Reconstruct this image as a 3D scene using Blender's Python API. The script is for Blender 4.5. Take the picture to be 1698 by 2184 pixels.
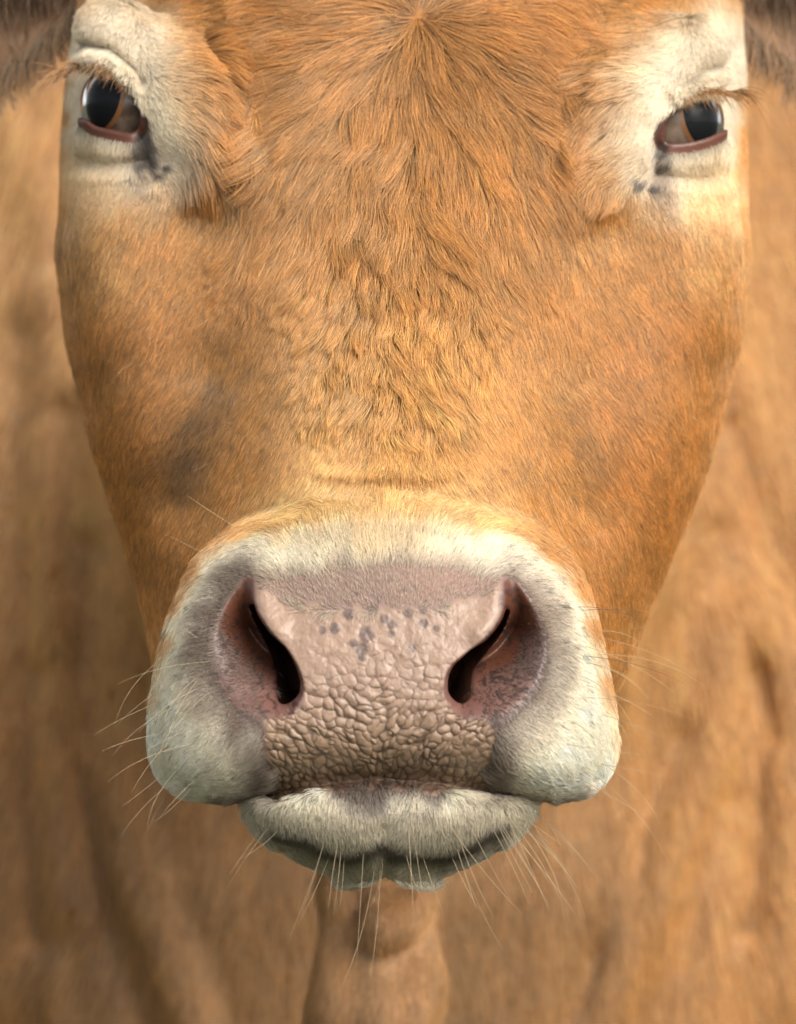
import bpy, math, time
import numpy as np
import openvdb
T0 = time.time()
for o in list(bpy.data.objects): bpy.data.objects.remove(o)
scene = bpy.context.scene
R = math.radians
F32 = np.float32

# ------------------------------------------------------------------ camera
# Shape tables are written in "q" units: 1 q = 0.1735 mm.  X to the right, V downwards, Y away from the camera.
S = 0.0001735
DQ = 13000.0                       # camera stands 2.26 m in front of the nose
CX, CY = 849.0, 1092.0
cam_d = bpy.data.cameras.new('camera'); cam = bpy.data.objects.new('camera', cam_d)
scene.collection.objects.link(cam); scene.camera = cam
cam.location = (0, -DQ*S, 0); cam.rotation_euler = (R(90), 0, 0)
cam_d.sensor_fit = 'HORIZONTAL'; cam_d.sensor_width = 36
cam_d.lens = 36*DQ/1698.0
cam_d.clip_start = 0.1; cam_d.clip_end = 8000
cam_d.dof.use_dof = True; cam_d.dof.focus_distance = (DQ+370)*S; cam_d.dof.aperture_fstop = 13.0

# ------------------------------------------------------------------ light
SUN_EL, SUN_AZ = 35.0, 38.0        # degrees above the horizon, degrees to the right of the viewing side
w = bpy.data.worlds.new('World'); scene.world = w; w.use_nodes = True
nt = w.node_tree; bg = nt.nodes['Background']
sky = nt.nodes.new('ShaderNodeTexSky'); sky.sky_type = 'NISHITA'; sky.sun_disc = False
sky.sun_elevation = R(SUN_EL); sky.air_density = 1.0; sky.dust_density = 2.5; sky.ozone_density = 0.6
hs = nt.nodes.new('ShaderNodeHueSaturation'); hs.inputs['Saturation'].default_value = 0.2
nt.links.new(sky.outputs[0], hs.inputs['Color']); nt.links.new(hs.outputs[0], bg.inputs[0]); bg.inputs[1].default_value = 0.15
sd = bpy.data.lights.new('sun', 'SUN'); sun = bpy.data.objects.new('sun', sd); scene.collection.objects.link(sun)
sd.energy = 2.3; sd.angle = R(45); sd.color = (1.0, 0.90, 0.77)
from mathutils import Vector
sdir = Vector((math.sin(R(SUN_AZ))*math.cos(R(SUN_EL)), -math.cos(R(SUN_AZ))*math.cos(R(SUN_EL)), math.sin(R(SUN_EL))))
sun.rotation_euler = sdir.to_track_quat('Z', 'Y').to_euler()
sky.sun_rotation = math.atan2(sdir.x, sdir.y)
scene.view_settings.view_transform = 'Standard'; scene.view_settings.look = 'None'
scene.view_settings.exposure = 0.52; scene.view_settings.gamma = 1.0; scene.view_settings.use_curve_mapping = False
c = scene.cycles
c.max_bounces = 6; c.diffuse_bounces = 3; c.glossy_bounces = 3; c.transmission_bounces = 5; c.transparent_max_bounces = 8
c.caustics_reflective = False; c.caustics_refractive = False
c.use_denoising = True; c.denoiser = 'OPENIMAGEDENOISE'
scene.cycles_curves.shape = 'RIBBONS'; scene.cycles_curves.subdivisions = 2

HAIR_FAST = True
FUR = 1.0        # strand count multiplier

# ------------------------------------------------------------------ small numpy toolkit
rng = np.random.default_rng(7)
def sstep(a, b, x):
    t = np.clip((x-a)/(b-a), 0, 1); return t*t*(3-2*t)
def lerp(a, b, t): return a+(b-a)*t
def at(px, py, Y):
    k = (DQ+Y)/DQ; return ((px-CX)*k, (py-CY)*k, Y)
def topx(P):
    k = DQ/(DQ+P[..., 2]); return CX+P[..., 0]*k, CY+P[..., 1]*k
def smin(a, b, k):
    h = np.clip(0.5+0.5*(b-a)/k, 0, 1); return b+(a-b)*h-k*h*(1-h)
def table(rows, foff):
    """rows of (py, front depth, half width) -> V, F, W in q units at their own depth, smoothed"""
    r = np.array(rows, float); k = (DQ+r[:, 1])/DQ; kw = (DQ+r[:, 1]+foff)/DQ
    V = (r[:, 0]-CY)*k; F = r[:, 1]; W = r[:, 2]*kw
    vv = np.linspace(V[0], V[-1], 600)
    f = np.interp(vv, V, F); g = np.interp(vv, V, W)
    n = max(3, int(70/(vv[1]-vv[0]))); ker = np.hanning(2*n+1); ker /= ker.sum()
    pad = lambda a: np.convolve(np.concatenate([np.full(n, a[0]), a, np.full(n, a[-1])]), ker, 'valid')
    return vv, pad(f), pad(g)
def lookup(tab, V):
    return np.interp(V, tab[0], tab[1]), np.interp(V, tab[0], tab[2])
def dist_poly(x, y, pts, closed=False):
    d = np.full(x.shape, 1e9, F32); n = len(pts)
    for i in range(n if closed else n-1):
        ax, ay = pts[i]; bx, by = pts[(i+1) % n]
        dx, dy = bx-ax, by-ay; L = dx*dx+dy*dy+1e-9
        t = np.clip(((x-ax)*dx+(y-ay)*dy)/L, 0, 1)
        d = np.minimum(d, (x-ax-t*dx)**2+(y-ay-t*dy)**2)
    return np.sqrt(d)
def inside(x, y, pts):
    n = len(pts); r = np.zeros(x.shape, bool)
    for i in range(n):
        ax, ay = pts[i]; bx, by = pts[(i+1) % n]
        if ay == by: continue
        c = ((ay > y) != (by > y)) & (x < (bx-ax)*(y-ay)/(by-ay)+ax); r ^= c
    return r
def soft(x, y, pts, w):
    d = dist_poly(x, y, pts, True); s = np.where(inside(x, y, pts), d, -d); return sstep(-w, w, s)
def sd_poly(x, y, pts):
    d = dist_poly(x, y, pts, True); return np.where(inside(x, y, pts), -d, d)
_lat = rng.random((4, 256, 256)).astype(F32)
def noise(x, y, scale, ch=0):
    u = np.asarray(x)/scale+17.3*ch; v = np.asarray(y)/scale+9.1*ch
    iu = np.floor(u).astype(np.int64); iv = np.floor(v).astype(np.int64); fu = u-iu; fv = v-iv
    fu = fu*fu*(3-2*fu); fv = fv*fv*(3-2*fv); L = _lat[ch % 4]; m = 255
    a = L[iu & m, iv & m]; b = L[(iu+1) & m, iv & m]; c = L[iu & m, (iv+1) & m]; d = L[(iu+1) & m, (iv+1) & m]
    return ((a+(b-a)*fu)*(1-fv)+(c+(d-c)*fu)*fv)*2-1
def bez(pts, n=8):
    """Catmull-Rom through the points"""
    p = np.array(pts, float); p = np.vstack([2*p[0]-p[1], p, 2*p[-1]-p[-2]]); out = []
    for i in range(1, len(p)-2):
        t = np.linspace(0, 1, n, endpoint=False)[:, None]
        out.append(0.5*((2*p[i])+(-p[i-1]+p[i+1])*t+(2*p[i-1]-5*p[i]+4*p[i+1]-p[i+2])*t**2+(-p[i-1]+3*p[i]-3*p[i+1]+p[i+2])*t**3))
    out.append(p[-2:-1]); return np.vstack(out)

# ------------------------------------------------------------------ outlines of the face (mouth, nostrils, nose pad, eyes)
NOS_ML = bez([(541,1238),(546,1290),(578,1345),(618,1388),(642,1432),(650,1475),(632,1512)], 5)
NOS_LL = bez([(520,1228),(478,1290),(452,1350),(456,1425),(496,1500),(560,1532),(620,1530)], 5)
NOS_MR = bez([(1074,1240),(1072,1300),(1042,1352),(992,1392),(956,1425),(944,1472),(958,1510)], 5)
NOS_LR = bez([(1096,1230),(1136,1290),(1162,1350),(1156,1425),(1112,1500),(1044,1534),(976,1532)], 5)
PAD = [(548,1252),(600,1282),(690,1300),(770,1302),(812,1300),(870,1305),(930,1300),(1000,1285),(1065,1250),(1072,1300),(1042,1352),
       (992,1392),(956,1425),(944,1472),(960,1512),(1005,1532),(1040,1528),(1052,1560),(1043,1600),(1032,1692),(940,1690),(810,1676),
       (680,1688),(585,1708),(580,1620),(560,1575),(556,1530),(600,1520),(632,1512),(650,1475),(642,1432),(618,1388),(578,1345),(546,1290)]
PJ = 13.0
EYE_L = bez([(140,170),(175,146),(225,148),(262,170),(285,200),(296,240),(297,268),(280,282),(240,276),(205,268),(180,252),(140,250)], 4)
EYE_R = bez([(1580,200),(1545,206),(1500,203),(1465,213),(1440,232),(1424,262),(1416,292),(1424,304),(1470,303),(1510,293),(1540,278),(1580,262)], 4)
EYES = [(274, 226, 955, 106, -1), (1441, 264, 955, 106, 1)]       # image column, row, depth, radius, side

# ------------------------------------------------------------------ the head as one implicit surface
XM = lambda V: np.interp(V, [-1300, -900, 100, 300, 500, 900], [35, 18, -28, -36, -34, -24]).astype(F32)   # midline: the head leans a little
TA = table([(-640,1750,40),(-600,1650,160),(-500,1480,340),(-350,1250,470),(-150,1060,510),(50,915,480),(250,785,400),(450,650,350),(700,480,315),(900,340,300),(1050,232,296),(1150,175,300),
            (1300,130,310),(1500,130,310),(1650,180,280),(1750,320,180)], 400)
TB = table([(-620,1800,60),(-560,1650,260),(-420,1380,520),(-250,1150,640),(-100,1010,685),(100,860,715),(300,790,724),(500,730,726),(700,640,704),(900,560,656),(1100,500,594),(1300,450,526),
            (1450,450,485),(1560,560,400),(1640,860,290),(1700,1150,190),(1750,1350,70),(1770,1420,20)], 640)
TC = table([(1040,300,120),(1085,220,250),(1130,150,318),(1200,92,388),(1300,45,432),(1400,15,460),(1500,0,480),(1590,0,488),(1650,12,480),(1690,36,450),(1722,80,388),
            (1748,150,290),(1772,250,150)], 220)
TD = table([(1590,160,190),(1650,90,270),(1700,62,303),(1746,66,299),(1782,86,278),(1812,114,244),(1838,155,200),(1856,205,142),(1869,280,60)], 200)

def loft(tab, X, V, Y, Rr, n):
    Fv, W = lookup(tab, V); dx = np.abs(X)/np.maximum(W, 1); dy = np.abs(Y-Fv-Rr)/Rr
    g = (dx**n+dy**n+1e-9)**(1.0/n); r = np.sqrt(X*X+(Y-Fv-Rr)**2)
    f = r*(1-1/g)
    lo, hi = tab[0][0], tab[0][-1]
    return np.maximum(f, np.maximum(lo-V, V-hi))
def ellip(X, V, Y, ctr, rad):
    cx, cv, cy = at(*ctr); p = ((X-cx)/rad[0])**2+((V-cv)/rad[1])**2+((Y-cy)/rad[2])**2
    k = np.sqrt(p); r = np.sqrt((X-cx)**2+(V-cv)**2+(Y-cy)**2); return r*(1-1/np.maximum(k, 1e-4))
def capsule(X, V, Y, a, b, ra, rb):
    A = np.array(at(*a)); B = np.array(at(*b)); d = B-A; L = (d*d).sum()
    t = np.clip(((X-A[0])*d[0]+(V-A[1])*d[1]+(Y-A[2])*d[2])/L, 0, 1)
    return np.sqrt((X-A[0]-t*d[0])**2+(V-A[1]-t*d[1])**2+(Y-A[2]-t*d[2])**2)-(ra+(rb-ra)*t)

# sculpting strokes: (points in the face plane, radius, height); positive raises, negative carves
STROKES = [
    # hollows beside the bridge, in front of the cheek muscle
    ([(455,820),(430,930),(395,1040)], 100, -26), ([(1215,830),(1235,940),(1260,1050)], 100, -20),
    ([(520,520),(470,720)], 120, -10), ([(1190,520),(1235,720)], 120, -8),
    # cheek muscle
    ([(270,740),(300,950)], 150, 12), ([(1425,740),(1400,950)], 150, 14),
    # brow furrows: two curved ridges each side
    ([(380,40),(470,140),(520,260),(545,340)], 40, 11), ([(420,90),(500,210),(530,310)], 20, -14),
    ([(1370,60),(1260,160),(1180,290),(1140,330)], 40, 10), ([(1320,110),(1215,240),(1150,320)], 20, -12),
    ([(330,330),(430,360),(520,370)], 36, -5), ([(1370,360),(1260,370),(1150,350)], 36, -5),
    # lid folds
    ([(128,112),(180,88),(240,100),(285,140),(300,170)], 14, -14), ([(1618,150),(1560,128),(1500,145),(1450,180)], 14, -14),
    ([(140,132),(190,118),(240,130),(280,165)], 15, 11), ([(1605,178),(1545,158),(1495,172),(1450,200)], 15, 11),
    # lower lid bags
    ([(175,305),(235,318),(285,312)], 20, 4), ([(1545,335),(1480,348),(1425,342)], 20, 4),
    ([(165,340),(235,352),(300,345)], 18, -4), ([(1550,372),(1480,384),(1415,372)], 18, -4),
    ([(298,285),(312,335),(330,380)], 14, -10), ([(1412,312),(1400,365),(1385,400)], 14, -10),
    # muzzle: hollow above the pad, wings of the nostrils
    ([(640,1185),(812,1175),(990,1185)], 45, -14), ([(810,1100),(810,1135)], 110, 12),
    ([(540,1150),(470,1240),(425,1350)], 50, 9), ([(1085,1150),(1150,1240),(1195,1350)], 50, 9),
    ([(556,1262),(566,1310),(592,1345)], 24, 15), ([(1062,1262),(1052,1315),(1025,1352)], 24, 15),
    ([(520,1560),(470,1640)], 60, 14), ([(1090,1560),(1150,1640)], 60, 14),
    ([(808,1480),(806,1640)], 16, -3),
    # mouth line and chin
    ([(520,1703),(610,1690),(700,1672),(810,1662),(930,1672),(1060,1692),(1150,1700)], 12, -34),
    ([(822,1760),(822,1870)], 26, -8), ([(822,1815),(822,1900)], 22, -6),
    ([(600,1800),(700,1838),(770,1838)], 16, -10), ([(880,1845),(970,1845),(1060,1800)], 16, -10),
    ([(640,1845),(740,1862)], 26, 10), ([(900,1868),(1000,1855)], 26, 10),
]
def nostril(px, py, M, L, dmax):
    poly = [tuple(p) for p in M]+[tuple(p) for p in L[::-1]]
    b = (px > min(p[0] for p in poly)-5) & (px < max(p[0] for p in poly)+5) & (py > 1225) & (py < 1535)
    out = np.zeros(px.shape, F32)
    if not b.any(): return out
    x, y = px[b], py[b]; ins = inside(x, y, poly); dm = dist_poly(x, y, M); dl = dist_poly(x, y, L)
    t = dm/(dm+dl+1e-6)
    d = sstep(0, 40, dm)*(1-t)**1.45
    amp = dmax*np.interp(y, [1235, 1275, 1340, 1430, 1490, 1530], [0.15, 0.45, 0.95, 1.0, 0.7, 0.3])
    out[b] = np.where(ins, d*amp, 0); return out
def disp(px, py):
    d = np.zeros(px.shape, F32)
    for pts, r, h in STROKES:
        xs = [p[0] for p in pts]; ys = [p[1] for p in pts]; m = 2.4*r
        b = (px > min(xs)-m) & (px < max(xs)+m) & (py > min(ys)-m) & (py < max(ys)+m)
        if b.any(): d[b] += h*np.exp(-(dist_poly(px[b], py[b], pts)/r)**2)
    d -= nostril(px, py, NOS_ML, NOS_LL, 225)+nostril(px, py, NOS_MR, NOS_LR, 225)
    return d
def head(P, fine=True):
    X, V, Y = P[:, 0], P[:, 1], P[:, 2]; U = X-XM(V)
    XB = np.interp(V, [-1300, -900, -100, 150, 500], [30, 14, 12, 2, -25]).astype(F32)
    f = smin(loft(TA, U, V, Y, 520, 2.4), loft(TB, X-XB, V, Y, 700, 2.3), 260)
    for ex, ey, eY, er, sd in EYES:
        b = sd
        f = smin(f, capsule(X, V, Y, (ex+b*30, ey-150, 985), (ex-b*120, ey-10, 880), 84, 80), 100)     # brow ridge
        f = smin(f, capsule(X, V, Y, (ex-b*120, ey-10, 880), (ex-b*190, ey+120, 820), 82, 60), 110)
        f = smin(f, ellip(X, V, Y, (ex-b*20, ey+210, 1010), (135, 300, 150)), 150)                                      # cheek bone
        f = smin(f, ellip(X, V, Y, (ex, ey, eY), (er+14, er+12, er+12)), 50)                                            # lids
    V2 = V+72*np.clip(1-(U/430.0)**2, 0, 1)*sstep(330, 560, V)
    f = smin(f, loft(TC, U, V2, Y, 330, 2.8), 70)
    f = smin(f, loft(TD, X+20, V, Y, 260, 2.5), 14)
    px, py = topx(P)
    gate = sstep(1250, 1050, Y)
    f = f-disp(px, py)*gate
    b = (Y < 520) & (py > 1180) & (py < 1600) & (px > 440) & (px < 1180)
    if b.any():                                                        # the airways
        x, v, y = X[b], V[b], Y[b]; fb = f[b]
        for sg, M in ((-1, NOS_ML), (1, NOS_MR)):
            hole = None
            for q in np.linspace(0, 1, 13):
                fi = 6+q*(len(M)-8); mx0 = np.interp(fi, np.arange(len(M)), M[:, 0]); my0 = np.interp(fi, np.arange(len(M)), M[:, 1])
                off = np.interp(q, [0, 0.5, 0.85, 1], [10, 27, 28, 20]); rr_ = np.interp(q, [0, 0.45, 0.8, 1], [11, 29, 32, 20]); dep = np.interp(q, [0, 0.4, 0.8, 1], [95, 66, 66, 85])
                h = capsule(x, v, y, (mx0+sg*off, my0, dep), (mx0+sg*(off-22), my0-45, 430), rr_, rr_*1.1)
                hole = h if hole is None else smin(hole, h, 12)
            k = 16.0; hh = np.clip(0.5-0.5*(fb+hole)/k, 0, 1); fb = fb+(-hole-fb)*hh+k*hh*(1-hh)
        f[b] = fb
    for (ex, ey, eY, er, sd), poly in zip(EYES, (EYE_L, EYE_R)):
        cx, cv, cy = at(ex, ey, eY)
        b = (np.abs(X-cx) < 260) & (np.abs(V-cv) < 260) & (np.abs(Y-cy) < 400)
        if b.any():
            s2 = sd_poly(px[b], py[b], [tuple(p) for p in poly])
            s3 = np.sqrt((X[b]-cx)**2+(V[b]-cv)**2+(Y[b]-cy)**2)-(er+62)
            cut = np.maximum(s2, s3)                                   # the slit between the lids
            hole = np.sqrt((X[b]-cx)**2+(V[b]-cv)**2+(Y[b]-cy)**2)-(er-3)
            cut = np.minimum(cut, hole)
            k = 10.0; h = np.clip(0.5-0.5*(f[b]+cut)/k, 0, 1)
            f[b] = f[b]+(-cut-f[b])*h+k*h*(1-h)
    return f.astype(F32)
def evalf(fn, P, chunk=400000):
    return np.concatenate([fn(P[i:i+chunk]) for i in range(0, len(P), chunk)])
def polygonise(fn, lo, hi, fine, ratio, band):
    """narrow-band sampling of an implicit surface, then quads"""
    lo = np.array(lo, float); hi = np.array(hi, float); cs = fine*ratio
    n = np.ceil((hi-lo)/cs).astype(int); cc = [lo[i]+cs*(np.arange(n[i])+0.5) for i in range(3)]
    G = np.stack(np.meshgrid(*cc, indexing='ij'), -1).reshape(-1, 3).astype(F32)
    fc = evalf(fn, G).reshape(n)
    arr = np.repeat(np.repeat(np.repeat(np.clip(fc, -60, 60), ratio, 0), ratio, 1), ratio, 2)
    act = np.abs(fc) < band; A = np.argwhere(act)
    off = np.stack(np.meshgrid(*[np.arange(ratio)]*3, indexing='ij'), -1).reshape(-1, 3)
    idx = (A[:, None, :]*ratio+off[None]).reshape(-1, 3)
    P = (lo+(idx+0.5)*fine).astype(F32)
    arr[idx[:, 0], idx[:, 1], idx[:, 2]] = np.clip(evalf(fn, P), -60, 60)
    g = openvdb.FloatGrid(60.0); g.copyFromArray(np.ascontiguousarray(arr, F32))
    p, q = g.convertToQuads(0.0)
    return lo+(p+0.5)*fine, q
def grad(fn, P, e=2.0):
    g = np.empty_like(P)
    for i in range(3):
        d = np.zeros(3, F32); d[i] = e
        g[:, i] = (evalf(fn, (P+d).astype(F32))-evalf(fn, (P-d).astype(F32)))/(2*e)
    return g

PTS, QUADS = polygonise(head, (-860,-2000,-60), (880,990,1560), 6.0, 4, 42.0)
PTS = PTS.astype(F32)
for _ in range(1):
    g = grad(head, PTS); gl = (g*g).sum(1)+1e-3
    PTS -= np.clip(evalf(head, PTS)/np.sqrt(gl), -4, 4)[:, None]*g/np.sqrt(gl)[:, None]
print('head', len(PTS), len(QUADS), round(time.time()-T0, 1))

# ------------------------------------------------------------------ neck, chest and dewlap behind the head
TN = table([(-1250,6200,100),(-1150,5600,500),(-950,4900,900),(-700,4500,1120),(-300,4200,1300),(300,4050,1380),(900,3900,1420),(1400,3750,1400),(1900,3650,1330),(2500,3650,1280),
            (3300,4100,1100),(4300,5000,700),(4800,5600,300)], 1300)
FOLDS = [   # skin folds of the neck: points, radius, height
    ([(78,1420),(80,1650),(98,2000)], 20, -46), ([(130,1500),(140,1700),(150,1900)], 34, 34), ([(200,1150),(178,1500),(225,1850),(340,2300)], 24, -44),
    ([(235,1600),(290,1850),(400,2120),(450,2300)], 26, 50), ([(60,700),(40,1100),(30,1500)], 30, -34), ([(105,600),(95,1000),(120,1350)], 26, 30),
    ([(150,850),(135,1250)], 18, -30), ([(330,1650),(400,1900),(520,2250)], 30, -20), ([(0,900),(-20,1500),(0,2100)], 40, 36), ([(30,250),(110,500),(130,800)], 30, 22),
    ([(1615,1420),(1622,1650),(1592,1980)], 22, -58), ([(1560,1300),(1500,1640),(1400,1880),(1250,2220)], 30, 52), ([(1450,1560),(1330,1880),(1190,2260)], 24, -40),
    ([(1545,1700),(1470,1950),(1380,2250)], 26, -34), ([(1545,900),(1620,1100),(1720,1330)], 26, -34), ([(1590,820),(1680,1000),(1760,1150)], 34, 26),
    ([(1535,1120),(1590,1350),(1650,1560)], 20, -30), ([(1600,1250),(1680,1450),(1760,1560)], 34, 30), ([(1650,1560),(1690,1800),(1690,2100)], 36, 32),
    ([(1380,1750),(1290,1960)], 20, 22),
]
def body(P):
    X, V, Y = P[:, 0], P[:, 1], P[:, 2]
    f = loft(TN, X, V, Y, 1500, 2.2)
    f = smin(f, ellip(X, V, Y, (849, 1300, 7800), (2300, 2900, 3200)), 600)                                   # chest and shoulders
    f = smin(f, capsule(X, V, Y, (845,500,2150), (835,1200,4600), 600, 900), 250)                              # neck into the head
    f = smin(f, capsule(X, V, Y, (815,1450,2500), (812,1850,2150), 190, 124), 160)
    f = smin(f, capsule(X, V, Y, (812,1850,2150), (805,2150,2100), 124, 138), 90)                               # dewlap
    f = smin(f, capsule(X, V, Y, (805,2150,2100), (800,3000,2700), 138, 220), 140)
    f = smin(f, capsule(X, V, Y, (905,1880,2060), (830,1972,1975), 54, 72), 26)
    f = smin(f, capsule(X, V, Y, (735,1880,2060), (770,1990,2010), 24, 30), 30)
    px, py = topx(P); d = np.zeros(px.shape, F32)
    for pts, r, h in FOLDS:
        d += 0.85*h*np.exp(-(dist_poly(px, py, bez(pts, 8))/(r*1.6))**2)
    d += 15*noise(px+0.05*(px-849)/849*py, py*0.03, 58, 1)+15*noise(px, py*0.3, 42, 2)*(Y < 2700)
    return (f-d*sstep(6000, 5000, Y)).astype(F32)
BP, BQ = polygonise(body, (-2900,-3500,1700), (2900,4300,6300), 24.0, 4, 170.0)
BP = BP.astype(F32)
print('body', len(BP), round(time.time()-T0, 1))

# ------------------------------------------------------------------ pebbled nose pad: real relief on the head mesh
NHEAD = len(PTS)
def subdivide(P, Q, sel):
    """split the selected quads into four; shared midpoints keep the patch joined"""
    q = Q[sel]; keep = Q[~sel]
    e = np.stack([q, np.roll(q, -1, 1)], -1).reshape(-1, 2); es = np.sort(e, 1)
    u, inv = np.unique(es, axis=0, return_inverse=True); inv = inv.ravel()
    mid = (P[u[:, 0]]+P[u[:, 1]])/2; cen = P[q].mean(1); n = len(P)
    mi = n+inv.reshape(-1, 4); ci = n+len(mid)+np.arange(len(q))
    new = np.concatenate([np.stack([q[:, k], mi[:, k], ci, mi[:, (k+3) % 4]], 1) for k in range(4)])
    return np.vstack([P, mid, cen]).astype(F32), np.vstack([keep, new])
for it in range(2):
    cq = PTS[QUADS].mean(1); cx_, cy_ = topx(cq)
    PTS, QUADS = subdivide(PTS, QUADS, (cx_ > 480) & (cx_ < 1140) & (cy_ > 1225) & (cy_ < 1720) & (cq[:, 2] < 420) & ((it == 0) | inside(cx_, cy_, PAD)))
    cx_, cy_ = topx(PTS); m = np.where((cx_ > 425) & (cx_ < 1195) & (cy_ > 1190) & (cy_ < 1740) & (PTS[:, 2] < 560))[0]
    for _ in range(1+it):
        q = PTS[m]; g = grad(head, q, 1.5); gl = np.sqrt((g*g).sum(1)+1e-4); PTS[m] = q-np.clip(evalf(head, q)/gl, -3, 3)[:, None]*g/gl[:, None]
def vnormals(P, Q):
    fn = np.cross(P[Q[:, 2]]-P[Q[:, 0]], P[Q[:, 3]]-P[Q[:, 1]]).astype(float); n = np.zeros((len(P), 3))
    for k in range(4):
        for j in range(3): n[:, j] += np.bincount(Q[:, k], fn[:, j], len(P))
    return (n/np.sqrt((n*n).sum(1)+1e-12)[:, None]).astype(F32)
HN = vnormals(PTS, QUADS)
if (HN[:, 2]*(PTS[:, 2] < 400)).sum() > 0: HN = -HN
px, py = topx(PTS)
padm = soft(px+PJ*noise(px, py, 30, 1), py+PJ*noise(px, py, 30, 2), PAD, 10)*(PTS[:, 2] < 200)
pi = np.where(padm > 0.01)[0]
sites = []
yy = 1290
while yy < 1700:
    st = np.interp(yy, [1290, 1400, 1470, 1550, 1660], [27, 27, 25, 20, 17.5]); xx = 540+rng.random()*st
    while xx < 1080:
        sites.append((xx+rng.normal()*st*0.27, yy+rng.normal()*st*0.27, st)); xx += st*1.04
    yy += np.interp(yy, [1290, 1450, 1660], [25, 22, 15])
sites = np.array(sites)
side = np.sign(sites[:, 0]-806+rng.normal(size=len(sites))*10)
ang = -side*R(38)*sstep(1430, 1520, sites[:, 1])*(1-0.25*sstep(1590, 1660, sites[:, 1]))+rng.normal(size=len(sites))*0.22
ang += R(90)*sstep(1480, 1400, sites[:, 1])*(np.abs(sites[:, 0]-806) < 120)
el = 1.0+(0.75*sstep(1420, 1540, sites[:, 1])+0.25)*rng.random(len(sites))
ca, sa = np.cos(ang), np.sin(ang)
X_, Y_ = px[pi]+5*noise(px[pi], py[pi], 26, 0)+2.2*noise(px[pi], py[pi], 10, 2), py[pi]+5*noise(px[pi], py[pi], 26, 1)+2.2*noise(px[pi], py[pi], 10, 3)
wsite = np.exp(rng.normal(size=len(sites))*0.20)
f1 = np.full(len(pi), 1e9); f2 = np.full(len(pi), 1e9); own = np.zeros(len(pi), int)
for k in range(len(sites)):
    dx = X_-sites[k, 0]; dy = Y_-sites[k, 1]
    m = (np.abs(dx) < 70) & (np.abs(dy) < 70)
    a = (dx[m]*ca[k]+dy[m]*sa[k])/el[k]; b = (-dx[m]*sa[k]+dy[m]*ca[k])*np.sqrt(el[k]); d = np.sqrt(a*a+b*b)*wsite[k]
    o1 = f1[m]; lt = d < o1
    f2[m] = np.where(lt, o1, np.minimum(f2[m], d)); f1[m] = np.where(lt, d, o1); ow = own[m]; ow[lt] = k; own[m] = ow
edge = f2-f1
strength = np.interp(Y_, [1300, 1360, 1420, 1480, 1560, 1660], [0.03, 0.14, 0.5, 0.85, 1.0, 1.0])*(0.75+0.35*noise(X_, Y_, 60, 2))
cen_fade = np.where(Y_ < 1440, sstep(190, 90, np.abs(X_-806)), 1.0)
strength = np.clip(strength*cen_fade, 0, 1.1)
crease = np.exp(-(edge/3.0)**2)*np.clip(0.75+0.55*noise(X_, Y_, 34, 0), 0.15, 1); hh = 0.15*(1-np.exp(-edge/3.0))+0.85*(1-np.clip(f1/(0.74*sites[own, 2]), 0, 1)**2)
rel = (hh*9.0-6.0)*strength+rng.normal(size=len(sites))[own]*0.7*strength
# fine second pebble layer, plus tiny pores
rel += 0.7*noise(X_, Y_, 9, 3)+1.3*noise(X_, Y_, 21, 0)*sstep(1480, 1380, Y_)+0.35*noise(X_, Y_, 4.5, 1)
PTS[pi] += HN[pi]*(rel*padm[pi]).astype(F32)[:, None]
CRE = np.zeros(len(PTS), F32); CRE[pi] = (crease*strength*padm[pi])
PEB = np.zeros(len(PTS), F32); PEB[pi] = rng.normal(size=len(sites))[own]*strength
print('pad', len(pi), len(PTS), round(time.time()-T0, 1))

# ------------------------------------------------------------------ pigment of coat and skin (linear albedo), by place on the cow; chest shade is painted in
WHITE_MUZ = [(352,1440),(392,1300),(440,1215),(522,1156),(600,1160),(640,1162),(700,1146),(800,1134),(900,1142),(960,1156),(1010,1152),(1092,1152),(1172,1200),
             (1235,1290),(1262,1400),(1285,1500),(1312,1600),(1330,1700),(1290,1760),(1200,1900),(440,1900),(330,1760),(300,1650),(322,1500)]
WHITE_EYE_L = [(60,60),(180,5),(280,-30),(345,60),(365,150),(398,240),(405,330),(365,390),(330,425),(250,430),(165,470),(60,450)]
WHITE_EYE_R = [(1660,110),(1560,10),(1500,-20),(1440,50),(1395,110),(1358,180),(1325,270),(1348,350),(1380,425),(1450,455),(1560,480),(1660,470)]
SKIN_NOS_L = [(540,1225),(492,1255),(452,1320),(440,1400),(462,1480),(516,1540),(550,1560),(575,1690),(600,1600),(650,1480),(560,1330)]
SKIN_NOS_R = [(1078,1222),(1124,1250),(1162,1320),(1176,1400),(1156,1480),(1094,1540),(1062,1570),(1040,1680),(1010,1600),(945,1480),(1060,1330)]
MAUVE = [(545,1235),(640,1222),(760,1205),(860,1195),(960,1205),(1075,1235),(1068,1262),(1000,1295),(930,1310),(812,1312),(700,1308),(600,1290),(548,1265)]
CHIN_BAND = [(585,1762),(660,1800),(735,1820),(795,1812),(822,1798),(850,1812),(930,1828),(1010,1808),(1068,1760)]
LIP_SKIN = [(700,1672),(760,1660),(850,1660),(945,1672),(940,1700),(880,1698),(820,1706),(760,1716),(715,1702)]
C = lambda *a: np.array(a, F32)
def mix(a, b, t): return a*(1-t[:, None])+b*t[:, None]
TEARS = [(300,300,17),(322,372,9),(288,352,9),(310,345,10),(302,325,12),(335,352,6),(276,372,4),(1412,315,15),(1400,385,12),(1378,372,10),(1418,335,9),(1404,352,10),(1392,398,7)]
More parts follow.
